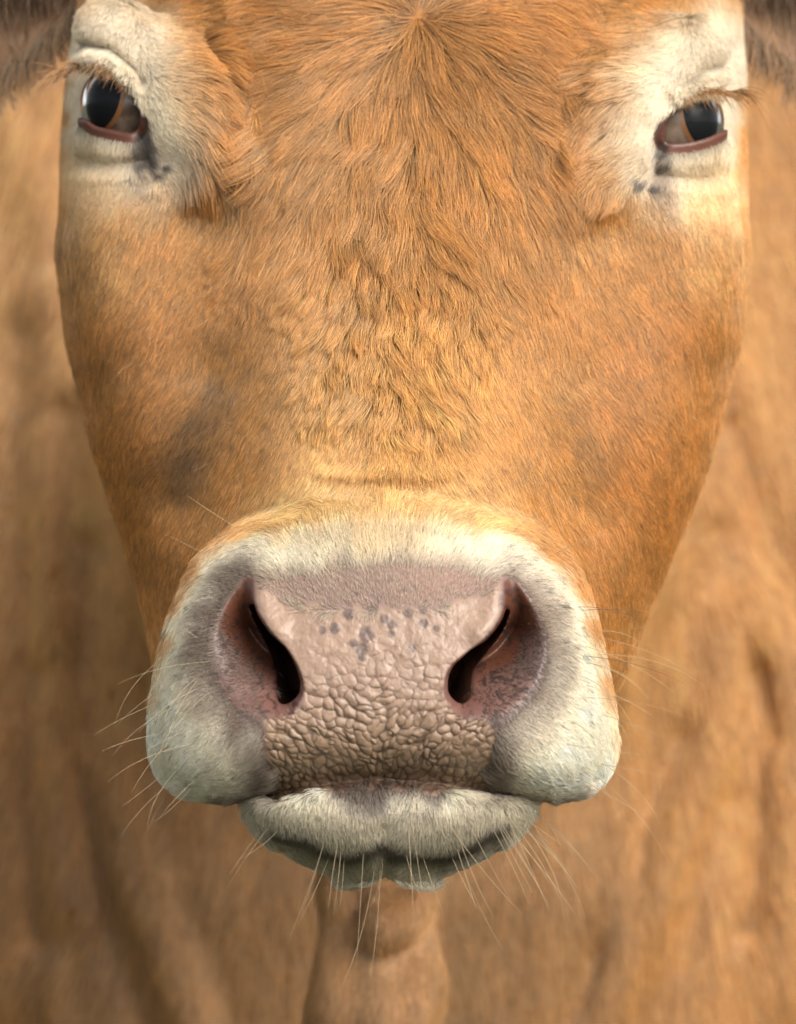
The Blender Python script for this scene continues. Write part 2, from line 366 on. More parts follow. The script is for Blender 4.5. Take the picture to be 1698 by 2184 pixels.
def coat(px, py, Y=None):
    n1 = noise(px, py, 130, 0); n2 = noise(px, py, 40, 1); n3 = noise(px, py*0.5, 14, 2)
    px = px+14*n2; py = py+14*noise(px, py, 40, 3)
    col = np.tile(C(0.520, 0.265, 0.082), (len(px), 1))
    u = px-np.interp(py, [100, 1300], [872, 812])
    col = mix(col, C(0.50, 0.245, 0.072), sstep(330, 60, py)*sstep(520, 200, np.abs(u)))                       # richer forehead
    col = mix(col, C(0.68, 0.41, 0.175), sstep(420, 900, py)*sstep(330, 100, np.abs(u))*0.8)                  # paler bridge
    col = mix(col, C(0.68, 0.45, 0.23), sstep(980, 1090, py)*sstep(320, 200, np.abs(u)))
    col = mix(col, C(0.52, 0.25, 0.080), sstep(350, 480, np.abs(u))*sstep(560, 720, py)*sstep(1500, 1150, py)*0.8) # redder cheeks
    col = mix(col, C(0.40, 0.18, 0.06), np.clip(n1*1.2, 0, 1)*sstep(250, 400, np.abs(u))*0.3)
    # darker patches beside the bridge
    col = mix(col, C(0.17, 0.080, 0.025), np.exp(-(dist_poly(px, py, [(470,830),(430,920),(405,1000)])/52)**2)*(0.62+0.3*n2))
    col = mix(col, C(0.25, 0.125, 0.045), np.exp(-(dist_poly(px, py, [(1215,860),(1240,960),(1260,1010)])/45)**2)*0.35)
    # cream rings round the eyes
    for poly in (WHITE_EYE_L, WHITE_EYE_R):
        front_ = sstep(128, 168, px) if poly is WHITE_EYE_L else sstep(1585, 1550, px)
        front_ = np.where(py < (140 if poly is WHITE_EYE_L else 175), 1, front_)
        col = mix(col, C(0.76, 0.675, 0.585), soft(px, py, poly, 55)*front_)
    for pts in ([(165,400),(230,520),(240,560)], [(1540,420),(1500,540)]):
        col = mix(col, C(0.74, 0.46, 0.25), np.exp(-(dist_poly(px, py, pts)/85)**2)*0.7)
    for cx0, cy0 in ((300,300),(1412,335)):
        col = mix(col, C(0.30, 0.20, 0.15), np.exp(-(((px-cx0)/22)**2+((py-cy0-45)/60)**2))*0.75)
    for cx0, cy0, r in TEARS:
        col = mix(col, C(0.05, 0.035, 0.03), sstep(r+5, r-4, np.hypot(px-cx0, py-cy0)+5*n3)*0.9)
    # muzzle
    wm = soft(px, py, WHITE_MUZ, 22)
    wm = np.maximum(wm, sstep(1668, 1690, py)*sstep(345, 320, np.abs(px-835)))
    if Y is not None: wm = wm*sstep(620, 500, Y)
    col = mix(col, C(0.93, 0.87, 0.785), wm)
    col = mix(col, C(0.66, 0.50, 0.33), np.exp(-(((px-815)/150)**2+((py-1160)/45)**2))*0.75)
    nearpad = np.maximum(np.minimum(sd_poly(px, py, SKIN_NOS_L), sd_poly(px, py, SKIN_NOS_R)), 0)
    inpad = np.minimum(sd_poly(px, py, SKIN_NOS_L), sd_poly(px, py, SKIN_NOS_R))
    col = mix(col, C(0.25, 0.175, 0.14), wm*np.exp(-(nearpad/36)**2)*(0.78+0.22*n2))
    col = mix(col, C(0.13, 0.075, 0.058), wm*sstep(10, -26, inpad)*0.85)
    col = mix(col, C(0.20, 0.14, 0.11), wm*np.exp(-(dist_poly(px, py, [(520,1235),(478,1290),(455,1360)])/26)**2)*0.8)
    col = mix(col, C(0.24, 0.16, 0.12), wm*np.exp(-(dist_poly(px, py, [(1092,1235),(1140,1290),(1165,1370)])/26)**2)*0.7)
    col = mix(col, C(0.19, 0.135, 0.10), np.exp(-(dist_poly(px, py, [(572,1600),(560,1680),(470,1712),(400,1722)])/20)**2)*0.75)
    col = mix(col, C(0.21, 0.15, 0.11), np.exp(-(dist_poly(px, py, [(1048,1610),(1060,1680),(1150,1702),(1240,1700)])/20)**2)*0.7)
    col = mix(col, C(0.40, 0.28, 0.22), soft(px, py, MAUVE, 22)*0.8)
    # chin: greyer, faint green tint, dark lip and dark band
    ch = sstep(1690, 1730, py)*sstep(345, 320, np.abs(px-835))*(1 if Y is None else sstep(720, 600, Y))
    col = mix(col, C(0.60, 0.54, 0.46), ch*0.75)
    col = mix(col, C(0.46, 0.46, 0.30), ch*np.clip(0.35+0.6*n1, 0, 1)*0.2)
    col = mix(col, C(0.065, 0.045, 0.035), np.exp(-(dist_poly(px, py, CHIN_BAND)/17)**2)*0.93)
    col = mix(col, C(0.10, 0.065, 0.05), soft(px, py, LIP_SKIN, 16)*0.9)
    warm = np.clip((col[:, :1]-col[:, 2:])/0.4, 0, 1)
    col = col*(1-warm*np.array([[-0.32, -0.29, -0.02]]))
    return col*(1+0.10*n1+0.09*n2+0.07*n3)[:, None]
SPOTS = [(712,1338,13),(782,1352,18),(752,1370,11),(772,1388,12),(838,1332,11),(872,1308,9),(905,1330,9),(835,1352,9),(880,1385,8),(770,1403,9),(795,1300,13),(900,1300,10),
         (950,1295,8),(742,1310,12),(690,1345,8),(866,1252,11),(930,1340,7),(822,1320,9)]
def skin(px, py, Y):
    n1 = noise(px, py, 60, 0); n2 = noise(px, py, 16, 1); n3 = noise(px, py, 6, 2)
    col = coat(px, py, Y)*C(0.50, 0.44, 0.42)
    wm = soft(px, py, WHITE_MUZ, 14)*sstep(620, 500, Y)
    col = mix(col, C(0.33, 0.225, 0.18), wm)
    for poly in (WHITE_EYE_L, WHITE_EYE_R): col = mix(col, C(0.33, 0.235, 0.18), soft(px, py, poly, 40)*0.8)
    col = mix(col, C(0.125, 0.080, 0.070), np.maximum(soft(px, py, SKIN_NOS_L, 14), soft(px, py, SKIN_NOS_R, 14)))
    col = mix(col, C(0.215, 0.135, 0.118), soft(px, py, MAUVE, 13)*(0.8+0.2*n2))
    col = mix(col, C(0.29, 0.155, 0.125), soft(px, py, MAUVE, 13)*np.exp(-(((px-950)/90)**2+((py-1240)/40)**2))*0.7)
    pad = soft(px+PJ*noise(px, py, 30, 1)+3*n3, py+PJ*noise(px, py, 30, 2), PAD, 8)
    padc = mix(np.tile(C(0.325, 0.218, 0.160), (len(px), 1)), C(0.285, 0.190, 0.125), sstep(1420, 1640, py))
    padc = padc*(1+0.06*n1+0.05*n2)[:, None]
    col = mix(col, padc, pad)
    for x, y, r in SPOTS:
        dd = np.sqrt((px-x)**2+(py-y)**2)+2.5*n2*2
        col = mix(col, C(0.11, 0.075, 0.066), sstep(r+3, r-4, dd)*(0.85+0.15*n3)*sstep(0, 0.6, pad+soft(px, py, MAUVE, 10)))
    # nostril lining
    for M, L in ((NOS_ML, NOS_LL), (NOS_MR, NOS_LR)):
        poly = [tuple(p) for p in M]+[tuple(p) for p in L[::-1]]
        nm = soft(px, py, poly, 5); dm_ = dist_poly(px, py, M)
        col = mix(col, C(0.115, 0.040, 0.021), nm*sstep(1560, 1400, py)*sstep(100, 60, dm_+16*n2)*0.95)
        col = mix(col, C(0.17, 0.078, 0.062), nm*sstep(1400, 1490, py)*0.75)
        col = mix(col, C(0.04, 0.022, 0.018), nm*sstep(0.15, 0.6, n2*0.8+n3*0.6)*0.7)
    sn = np.maximum(soft(px, py, SKIN_NOS_L, 20), soft(px, py, SKIN_NOS_R, 20))
    col = mix(col, C(0.05, 0.03, 0.025), sn*sstep(0.25, 0.7, n2*0.6+n3*0.7)*0.65*(1-pad))
    # rims of the lids
    for poly, cx0 in ((EYE_L, 292), (EYE_R, 1420)):
        d = dist_poly(px, py, [tuple(p) for p in poly], True)
        col = mix(col, C(0.075, 0.032, 0.022), sstep(30, 16, d)*(Y < 1045))
        lo = np.array([p for p in poly if p[1] > 248+ (0 if cx0 < 800 else 12)])
        dl = dist_poly(px, py-14, [tuple(p) for p in lo])
        col = mix(col, C(0.14, 0.052, 0.034), sstep(14, 4, dl)*(Y < 1045))
    for cx0, cy0, r in ((300,300,15),(322,372,8),(290,350,7),(312,340,6),(1412,315,13),(1400,385,11),(1378,372,9),(1420,330,7)):
        col = mix(col, C(0.035, 0.025, 0.022), sstep(r+4, r-5, np.hypot(px-cx0, py-cy0)+4*n3)*0.9)
    col = mix(col, C(0.10, 0.06, 0.045), soft(px, py, LIP_SKIN, 12)*(0.75+0.25*n2))
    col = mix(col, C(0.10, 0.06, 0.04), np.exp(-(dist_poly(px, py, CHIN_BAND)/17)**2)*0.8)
    return col
def bodycoat(px, py):
    n1 = 0.6*noise(px, py*0.2, 110, 0); n2 = 0.5*noise(px, py*0.4, 34, 1)
    col = np.tile(C(0.80, 0.43, 0.135), (len(px), 1))
    col = mix(col, C(0.74, 0.46, 0.20), np.clip(n1, 0, 1)*0.6); col = mix(col, C(0.56, 0.28, 0.08), np.clip(-n1, 0, 1)*0.7)
    col = mix(col, C(0.40, 0.20, 0.05), sstep(1450, 1950, py)*sstep(900, 350, np.abs(px-700))*0.75)  # shade of the head on the chest, painted into the coat colour
    col = mix(col, C(0.80, 0.47, 0.21), soft(px, py, [(700,1850),(930,1850),(920,2050),(900,2400),(720,2400),(690,2100)], 30)*0.7)
    return col*(1+0.16*n2+0.10*noise(px, py*0.12, 48, 3))[:, None]

# ------------------------------------------------------------------ materials
def new_mat(name):
    m = bpy.data.materials.new(name); m.use_nodes = True; t = m.node_tree; t.nodes.clear()
    out = t.nodes.new('ShaderNodeOutputMaterial'); return m, t, out
def N(t, kind, **kw):
    n = t.nodes.new(kind)
    for k, v in kw.items():
        if k.startswith('_'): setattr(n, k[1:], v)
        else: n.inputs[k.replace('0', ' ')].default_value = v
    return n
mskin, t, out = new_mat('cow_skin')
b = N(t, 'ShaderNodeBsdfPrincipled'); a = N(t, 'ShaderNodeAttribute', _attribute_name='pigment'); wet = N(t, 'ShaderNodeAttribute', _attribute_name='wet')
nz = N(t, 'ShaderNodeTexNoise', Scale=900.0, Detail=4.0, Roughness=0.6); mp = N(t, 'ShaderNodeMapRange')
mp.inputs[3].default_value = 0.82; mp.inputs[4].default_value = 1.18
mul = N(t, 'ShaderNodeVectorMath', _operation='SCALE'); t.links.new(nz.outputs[0], mp.inputs[0]); t.links.new(a.outputs['Color'], mul.inputs[0]); t.links.new(mp.outputs[0], mul.inputs['Scale'])
t.links.new(mul.outputs[0], b.inputs['Base Color'])
rr = N(t, 'ShaderNodeMapRange'); rr.inputs[3].default_value = 0.65; rr.inputs[4].default_value = 0.36; t.links.new(wet.outputs['Fac'], rr.inputs[0])
nr = N(t, 'ShaderNodeTexNoise', Scale=260.0, Detail=3.0); ad = N(t, 'ShaderNodeMath', _operation='MULTIPLY_ADD'); ad.inputs[1].default_value = 0.35
sb = N(t, 'ShaderNodeMath', _operation='SUBTRACT'); sb.inputs[1].default_value = 0.17
t.links.new(nr.outputs[0], ad.inputs[0]); t.links.new(rr.outputs[0], ad.inputs[2]); t.links.new(ad.outputs[0], sb.inputs[0]); t.links.new(sb.outputs[0], b.inputs['Roughness'])
b.inputs['Subsurface Weight'].default_value = 0.06; b.inputs['Specular IOR Level'].default_value = 0.45; b.inputs['Subsurface Radius'].default_value = (0.004, 0.0016, 0.0009); b.inputs['Subsurface Scale'].default_value = 0.5
bp = N(t, 'ShaderNodeBump', Strength=0.25, Distance=0.0004); t.links.new(nz.outputs[0], bp.inputs['Height']); t.links.new(bp.outputs[0], b.inputs['Normal'])
t.links.new(b.outputs[0], out.inputs[0])

def hair_mat(name, rough=0.42, gloss=0.10):
    if HAIR_FAST:
        m, t, out = new_mat(name); a = N(t, 'ShaderNodeAttribute', _attribute_name='tint')
        d = N(t, 'ShaderNodeBsdfDiffuse'); tl = N(t, 'ShaderNodeBsdfTranslucent'); hr = N(t, 'ShaderNodeBsdfHair', _component='Reflection'); hr.inputs['RoughnessU'].default_value = 0.25; hr.inputs['RoughnessV'].default_value = 0.6
        hr.inputs['Color'].default_value = (1, 0.93, 0.82, 1)
        m1 = N(t, 'ShaderNodeMixShader'); m1.inputs[0].default_value = 0.30; m2 = N(t, 'ShaderNodeMixShader'); m2.inputs[0].default_value = gloss
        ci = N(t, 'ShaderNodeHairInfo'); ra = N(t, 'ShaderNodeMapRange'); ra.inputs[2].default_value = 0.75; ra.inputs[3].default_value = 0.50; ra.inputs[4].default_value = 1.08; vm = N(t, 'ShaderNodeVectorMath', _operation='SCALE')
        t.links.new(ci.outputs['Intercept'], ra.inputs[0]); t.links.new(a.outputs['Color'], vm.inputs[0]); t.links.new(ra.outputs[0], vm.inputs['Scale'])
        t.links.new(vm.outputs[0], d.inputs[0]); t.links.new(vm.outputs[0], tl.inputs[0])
        t.links.new(d.outputs[0], m1.inputs[1]); t.links.new(tl.outputs[0], m1.inputs[2]); t.links.new(m1.outputs[0], m2.inputs[1]); t.links.new(hr.outputs[0], m2.inputs[2]); t.links.new(m2.outputs[0], out.inputs[0]); return m
    m, t, out = new_mat(name)
    a = N(t, 'ShaderNodeAttribute', _attribute_name='tint')
    h = N(t, 'ShaderNodeBsdfHairPrincipled'); h.model = 'CHIANG'; h.parametrization = 'COLOR'
    t.links.new(a.outputs['Color'], h.inputs['Color'])
    h.inputs['Roughness'].default_value = rough; h.inputs['Radial Roughness'].default_value = 0.55; h.inputs['IOR'].default_value = 1.5
    t.links.new(h.outputs[0], out.inputs[0]); return m
mfur = hair_mat('coat_hair'); mwhisk = hair_mat('whisker_hair', 0.3)

# ------------------------------------------------------------------ objects
col0 = scene.collection
def to_world(P): return np.stack([P[..., 0]*S, P[..., 2]*S, -P[..., 1]*S], -1).astype(F32)
def make_mesh(name, W, Q, mat, parent=None, attrs=None, smooth=True):
    me = bpy.data.meshes.new(name); k = Q.shape[1]
    me.vertices.add(len(W)); me.vertices.foreach_set('co', np.ascontiguousarray(W, F32).ravel())
    me.loops.add(Q.size); me.loops.foreach_set('vertex_index', Q.astype(np.int32).ravel())
    me.polygons.add(len(Q)); me.polygons.foreach_set('loop_start', np.arange(0, Q.size, k, dtype=np.int32))
    me.polygons.foreach_set('loop_total', np.full(len(Q), k, np.int32)); me.update()
    me.polygons.foreach_set('use_smooth', np.full(len(Q), smooth))
    for nm, v in (attrs or {}).items():
        if v.ndim == 2:
            at_ = me.attributes.new(nm, 'FLOAT_COLOR', 'POINT'); at_.data.foreach_set('color', np.concatenate([v, np.ones((len(v), 1))], 1).astype(F32).ravel())
        else:
            at_ = me.attributes.new(nm, 'FLOAT', 'POINT'); at_.data.foreach_set('value', v.astype(F32))
    me.materials.append(mat)
    o = bpy.data.objects.new(name, me); col0.objects.link(o); o.parent = parent; return o
def make_hair(name, P, rad, tint, mat, parent, kind='stuff'):
    """P: strands x points x 3 in q units, rad: strands x points in q units, tint: strands x 3"""
    n, k = P.shape[:2]; hc = bpy.data.hair_curves.new(name); hc.add_curves([k]*n)
    hc.attributes['position'].data.foreach_set('vector', to_world(P).ravel())
    ra = hc.attributes.get('radius') or hc.attributes.new('radius', 'FLOAT', 'POINT'); ra.data.foreach_set('value', (rad*S).astype(F32).ravel())
    tc = hc.attributes.new('tint', 'FLOAT_COLOR', 'CURVE'); tc.data.foreach_set('color', np.concatenate([tint, np.ones((n, 1))], 1).astype(F32).ravel())
    hc.materials.append(mat); o = bpy.data.objects.new(name, hc); col0.objects.link(o); o.parent = parent
    o['kind'] = kind; return o

GROUND_Z = -0.92
cow = bpy.data.objects.new('cow', None); col0.objects.link(cow)
cow['label'] = 'tan cow with cream muzzle and eye rings, facing straight ahead'; cow['category'] = 'cow'

px, py = topx(PTS); pxb, pyb = topx(BP)
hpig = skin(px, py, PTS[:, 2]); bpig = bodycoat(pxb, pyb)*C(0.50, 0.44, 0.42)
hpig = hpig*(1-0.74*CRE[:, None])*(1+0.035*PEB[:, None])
wetm = np.maximum(soft(px, py, PAD, 8), 0.85*np.maximum(soft(px, py, SKIN_NOS_L, 12), soft(px, py, SKIN_NOS_R, 12)))
for poly in (EYE_L, EYE_R): wetm = np.maximum(wetm, sstep(26, 8, dist_poly(px, py, [tuple(p) for p in poly], True)))
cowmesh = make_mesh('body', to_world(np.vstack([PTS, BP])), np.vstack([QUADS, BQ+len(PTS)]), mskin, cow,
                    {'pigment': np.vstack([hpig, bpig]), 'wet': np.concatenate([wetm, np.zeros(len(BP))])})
print('mesh', round(time.time()-T0, 1))

# ------------------------------------------------------------------ eyes: ball, iris, pupil, cornea
meye, t, out = new_mat('eye_white'); b = N(t, 'ShaderNodeBsdfPrincipled', Roughness=0.18)
tc = N(t, 'ShaderNodeTexCoord'); nz = N(t, 'ShaderNodeTexNoise', Scale=130.0, Detail=3.0); cr = N(t, 'ShaderNodeValToRGB')
cr.color_ramp.elements[0].color = (0.085, 0.052, 0.036, 1); cr.color_ramp.elements[1].color = (0.24, 0.18, 0.135, 1); cr.color_ramp.elements[0].position = 0.3; cr.color_ramp.elements[1].position = 0.7
t.links.new(tc.outputs['Object'], nz.inputs[0]); t.links.new(nz.outputs[0], cr.inputs[0]); t.links.new(cr.outputs[0], b.inputs['Base Color']); t.links.new(b.outputs[0], out.inputs[0])
miris, t, out = new_mat('iris'); b = N(t, 'ShaderNodeBsdfPrincipled', Roughness=0.4); nz = N(t, 'ShaderNodeTexNoise', Scale=700.0, Detail=4.0); cr = N(t, 'ShaderNodeValToRGB')
cr.color_ramp.elements[0].color = (0.06, 0.022, 0.008, 1); cr.color_ramp.elements[1].color = (0.26, 0.11, 0.035, 1)
t.links.new(nz.outputs[0], cr.inputs[0]); t.links.new(cr.outputs[0], b.inputs['Base Color']); t.links.new(b.outputs[0], out.inputs[0])
mpup, t, out = new_mat('pupil'); b = N(t, 'ShaderNodeBsdfPrincipled', Roughness=0.6); b.inputs['Base Color'].default_value = (0.004, 0.005, 0.006, 1); b.inputs['Specular IOR Level'].default_value = 0.1; t.links.new(b.outputs[0], out.inputs[0])
mcor, t, out = new_mat('cornea'); fr = N(t, 'ShaderNodeFresnel', IOR=1.17); tr = N(t, 'ShaderNodeBsdfTransparent'); gl_ = N(t, 'ShaderNodeBsdfGlossy', Roughness=0.03); mx = N(t, 'ShaderNodeMixShader')
t.links.new(fr.outputs[0], mx.inputs[0]); t.links.new(tr.outputs[0], mx.inputs[1]); t.links.new(gl_.outputs[0], mx.inputs[2]); t.links.new(mx.outputs[0], out.inputs[0])
def cap(axis, up, ctr, r_of, aw, ah, tilt, nr=20, na=56, r0=0.0):
    """spherical cap about axis, elliptical outline aw x ah (radians)"""
    axis = axis/np.linalg.norm(axis); right = np.cross(up, axis); right /= np.linalg.norm(right); up2 = np.cross(axis, right)
    P = []; Q = []
    for i in range(nr+1):
        f = r0+(1-r0)*i/nr
        for j in range(na):
            ph = 2*math.pi*j/na; ex_, ey_ = math.cos(ph), math.sin(ph)
            th = f*aw*ah/math.hypot(ah*ex_, aw*ey_)
            d = axis*math.cos(th)+(right*math.cos(ph+tilt)+up2*math.sin(ph+tilt))*math.sin(th)
            P.append(ctr+d*r_of(f))
    for i in range(nr):
        for j in range(na):
            Q.append((i*na+j, i*na+(j+1) % na, (i+1)*na+(j+1) % na, (i+1)*na+j))
    return np.array(P), np.array(Q)
for ex, ey, eY, er, sd_ in EYES:
    ctr = np.array(at(ex, ey, eY)); yaw = R(47)*sd_; pit = R(9)
    axis = np.array([math.sin(yaw)*math.cos(pit), -math.sin(pit), -math.cos(yaw)*math.cos(pit)]); up = np.array([0, -1.0, 0.0])
    P, Q = cap(axis, up, ctr, lambda f: er, math.pi*0.999, math.pi*0.999, 0, 40, 64, 0.0)
    eye = make_mesh('eye', to_world(P), Q, meye, cow)
    P, Q = cap(axis, up, ctr, lambda f: er+0.8-0.4*f, R(45), R(46), 0, 14, 64, 0.5); make_mesh('iris', to_world(P), Q, miris, eye)
    P, Q = cap(axis, up, ctr, lambda f: er+2.0-0.6*f, R(39), R(42), 0.3*sd_, 10, 64); make_mesh('pupil', to_world(P), Q, mpup, eye)
    P, Q = cap(axis, up, ctr, lambda f: er+1.5+8.5*(1-f*f), R(56), R(56), 0, 18, 64); make_mesh('cornea', to_world(P), Q, mcor, eye)

# ------------------------------------------------------------------ ears (mostly outside the frame)
def ear(root, tip, halfw, sd_):
    A = np.array(at(*root)); B = np.array(at(*tip)); ax = B-A; L = np.linalg.norm(ax); ax /= L
    fw = np.array([0.25*sd_, 0.1, -1.0]); fw -= ax*(fw@ax); fw /= np.linalg.norm(fw); sv = np.cross(ax, fw)
    if sv[1] < 0: sv = -sv
    P = []; Nn = []; nu, nv = 60, 40
    for i in range(nu+1):
        s = i/nu; w_ = halfw*(math.sin(math.pi*min(1, s*0.90+0.06))**0.8)*(1-0.25*s)*(1 if s < 0.999 else 0.05)
        droop = 60*s*s
        for j in range(nv):
            ph = 2*math.pi*j/nv; cx_, sx_ = math.cos(ph), math.sin(ph)
            thick = 26*(1-0.7*s); cup = -95*(1-cx_*cx_)*(1-0.5*s) if sx_ > 0 else -95*(1-cx_*cx_)*(1-0.5*s)
            P.append(A+ax*L*s+sv*(w_*cx_+droop)+fw*(thick*sx_+cup+70*s))
    Q = [(i*nv+j, i*nv+(j+1) % nv, (i+1)*nv+(j+1) % nv, (i+1)*nv+j) for i in range(nu) for j in range(nv)]
    return np.array(P), np.array(Q), ax, sv, fw
mear, t, out = new_mat('ear_skin'); b = N(t, 'ShaderNodeBsdfPrincipled', Roughness=0.7); nz = N(t, 'ShaderNodeTexNoise', Scale=60.0, Detail=4.0); cr = N(t, 'ShaderNodeValToRGB')
cr.color_ramp.elements[0].color = (0.10, 0.05, 0.028, 1); cr.color_ramp.elements[1].color = (0.30, 0.17, 0.09, 1); t.links.new(nz.outputs[0], cr.inputs[0]); t.links.new(cr.outputs[0], b.inputs['Base Color']); t.links.new(b.outputs[0], out.inputs[0])
for root, tip, sd_ in (((150,-50,1560), (-540,130,1750), -1), ((1570,-40,1560), (2250,120,1750), 1)):
    P, Q, ax, sv, fw = ear(root, tip, 215, sd_)
    e = make_mesh('ear', to_world(P), Q, mear, cow)
    n = int(9000*FUR); qi = rng.integers(0, len(Q), n); bw = rng.dirichlet(np.ones(4), n); root_ = (P[Q[qi]]*bw[:, :, None]).sum(1)
    k = 6; s = np.linspace(0, 1, k)[None, :, None]; Ln = (40+70*rng.random(n))[:, None, None]
    dr = fw*0.35+ax*0.35*rng.normal(size=(n, 1))+sv*0.9+0.22*rng.normal(size=(n, 3)); dr /= np.linalg.norm(dr, axis=1)[:, None]
    pts = root_[:, None]+dr[:, None]*Ln*s+np.array([0, 1.0, 0])*Ln*0.35*s*s
    low = sstep(-120, 160, (root_-np.array(at(*root)))@sv)
    tint = mix(np.tile(C(0.19, 0.09, 0.03), (n, 1)), C(0.44, 0.25, 0.10), low*rng.random(n))*(0.7+0.6*rng.random(n))[:, None]
    make_hair('ear_hair', pts, 1.7*(1-0.85*s[..., 0])*np.ones((n, 1)), tint, mfur, e)

# ------------------------------------------------------------------ ground
mg, t, out = new_mat('pasture'); b = N(t, 'ShaderNodeBsdfPrincipled', Roughness=0.95); nz = N(t, 'ShaderNodeTexNoise', Scale=3.0, Detail=8.0); cr = N(t, 'ShaderNodeValToRGB')
cr.color_ramp.elements[0].color = (0.042, 0.045, 0.022, 1); cr.color_ramp.elements[1].color = (0.086, 0.090, 0.046, 1); t.links.new(nz.outputs[0], cr.inputs[0]); t.links.new(cr.outputs[0], b.inputs['Base Color']); t.links.new(b.outputs[0], out.inputs[0])
gs = np.array([[-3000,-3000,GROUND_Z],[3000,-3000,GROUND_Z],[3000,3000,GROUND_Z],[-3000,3000,GROUND_Z]])
gr = make_mesh('ground', gs, np.array([[0,1,2,3]]), mg); gr['kind'] = 'structure'; gr['label'] = 'green pasture ground under the cow'

# ------------------------------------------------------------------ coat: strands grown from the skin along the lie of the hair
def roots(P, Q, Nn, dens, n_max):
    """dens: strands per square q at each vertex"""
    tri = np.vstack([Q[:, [0, 1, 2]], Q[:, [0, 2, 3]]]); A, B_, C_ = P[tri[:, 0]], P[tri[:, 1]], P[tri[:, 2]]
    area = 0.5*np.linalg.norm(np.cross(B_-A, C_-A), axis=1); wgt = area*dens[tri].mean(1); tot = wgt.sum(); n = min(int(tot), n_max)
    wgt = wgt.astype(np.float64); tot = wgt.sum(); cum = np.cumsum(wgt); ti = np.searchsorted(cum, (np.arange(n)+rng.random(n))/n*tot); ti = np.minimum(ti, len(tri)-1)
    r1 = np.sqrt(rng.random(n)); r2 = rng.random(n); w0, w1, w2 = 1-r1, r1*(1-r2), r1*r2
    tv = tri[ti]; p = P[tv[:, 0]]*w0[:, None]+P[tv[:, 1]]*w1[:, None]+P[tv[:, 2]]*w2[:, None]
    nn = Nn[tv[:, 0]]*w0[:, None]+Nn[tv[:, 1]]*w1[:, None]+Nn[tv[:, 2]]*w2[:, None]
    perm = rng.permutation(n)
    return p[perm].astype(F32), (nn/np.linalg.norm(nn, axis=1)[:, None])[perm].astype(F32)
def unit2(a, b):
    l = np.sqrt(a*a+b*b)+1e-6; return a/l, b/l
def flow(px, py):
    mid = np.interp(py, [40, 300, 1300], [888, 866, 812]); u = px-mid; au = np.abs(u); sg = np.sign(u)
    k = np.interp(py, [150, 500, 800, 1000, 1150, 1400], [0.30, 0.34, 0.55, 1.0, 1.1, 0.8])
    gx, gy = unit2(u/430*k, np.ones_like(u))
    # whorl on the forehead
    rx, ry = unit2(px-890, py-34+0*px); rr_ = np.hypot(px-890, py-34)
    ww = sstep(560, 180, rr_)*sstep(470, 300, au); ry2 = ry+0.12
    gx, gy = unit2(gx*(1-ww)+rx*ww, gy*(1-ww)+ry2*ww)
    # brows: hair comes in from the orbit towards the forehead
    wb = sstep(315, 345, au)*sstep(620, 520, au)*sstep(420, 350, py)
    bx = -sg*np.interp(py, [0, 120, 250, 380], [0.95, 0.85, 0.6, 0.8]); by = np.interp(py, [0, 120, 250, 380], [0.15, 0.45, 0.8, 0.45])+0.5*noise(px, py, 90, 2)
    gx, gy = unit2(gx*(1-wb)+bx*wb, gy*(1-wb)+by*wb)
    # muzzle: away from the pad, up to the crest line above it and outwards on the lips
    wu = sstep(1050, 1150, py+40*noise(px, py, 90, 1)+25*noise(px, py, 25, 2))*sstep(330, 220, au)*sstep(1320, 1280, py)
    ux, uy = unit2(u/330, -np.ones_like(u)); gx, gy = unit2(gx*(1-wu)+ux*wu, gy*(1-wu)+uy*wu)
    wm = np.clip(soft(px, py, WHITE_MUZ, 30), 0, 1)*sstep(200, 290, au+sstep(1450, 1600, py)*80)*(py < 1735)
    mx_, my_ = unit2(u/330, (py-1330)/300); gx, gy = unit2(gx*(1-wm)+mx_*wm, gy*(1-wm)+my_*wm)
    wc = sstep(1662, 1690, py)*sstep(345, 325, np.abs(px-835))
    cxx, cyy = unit2((px-825)/700-0.25*np.sign(px-825)*np.exp(-((px-825)/70)**2), np.ones_like(u)); gx, gy = unit2(gx*(1-wc)+cxx*wc, gy*(1-wc)+cyy*wc)
    return gx, gy
def length(px, py):
    mid = np.interp(py, [40, 300, 1300], [888, 866, 812]); au = np.abs(px-mid)
    L = np.full(px.shape, 50.0)
    L = lerp(L, 118, sstep(720, 480, py)*sstep(430, 300, au))
    L = lerp(L, 88, sstep(430, 380, py)*sstep(320, 350, au)*sstep(520, 440, au))
    L = lerp(L, 92, sstep(480, 600, py)*sstep(1000, 820, py)*sstep(270, 70, au))
    L = lerp(L, 44, sstep(920, 1010, py)*sstep(330, 250, au))
    for poly in (WHITE_EYE_L, WHITE_EYE_R): L = lerp(L, 28, soft(px, py, poly, 45))
    L = lerp(L, 34, soft(px, py, WHITE_MUZ, 25))
    L = lerp(L, 33, sstep(1620, 1700, py)*sstep(1930, 1900, py)*soft(px, py, WHITE_MUZ, 20))
    L = lerp(L, 13, soft(px, py, MAUVE, 16))
    dn = np.minimum(sd_poly(px, py, SKIN_NOS_L), sd_poly(px, py, SKIN_NOS_R)); L = lerp(L, 11, sstep(34, 0, dn)*(py < 1560))
    L = lerp(L, 15, soft(px, py, LIP_SKIN, 18))
    return L
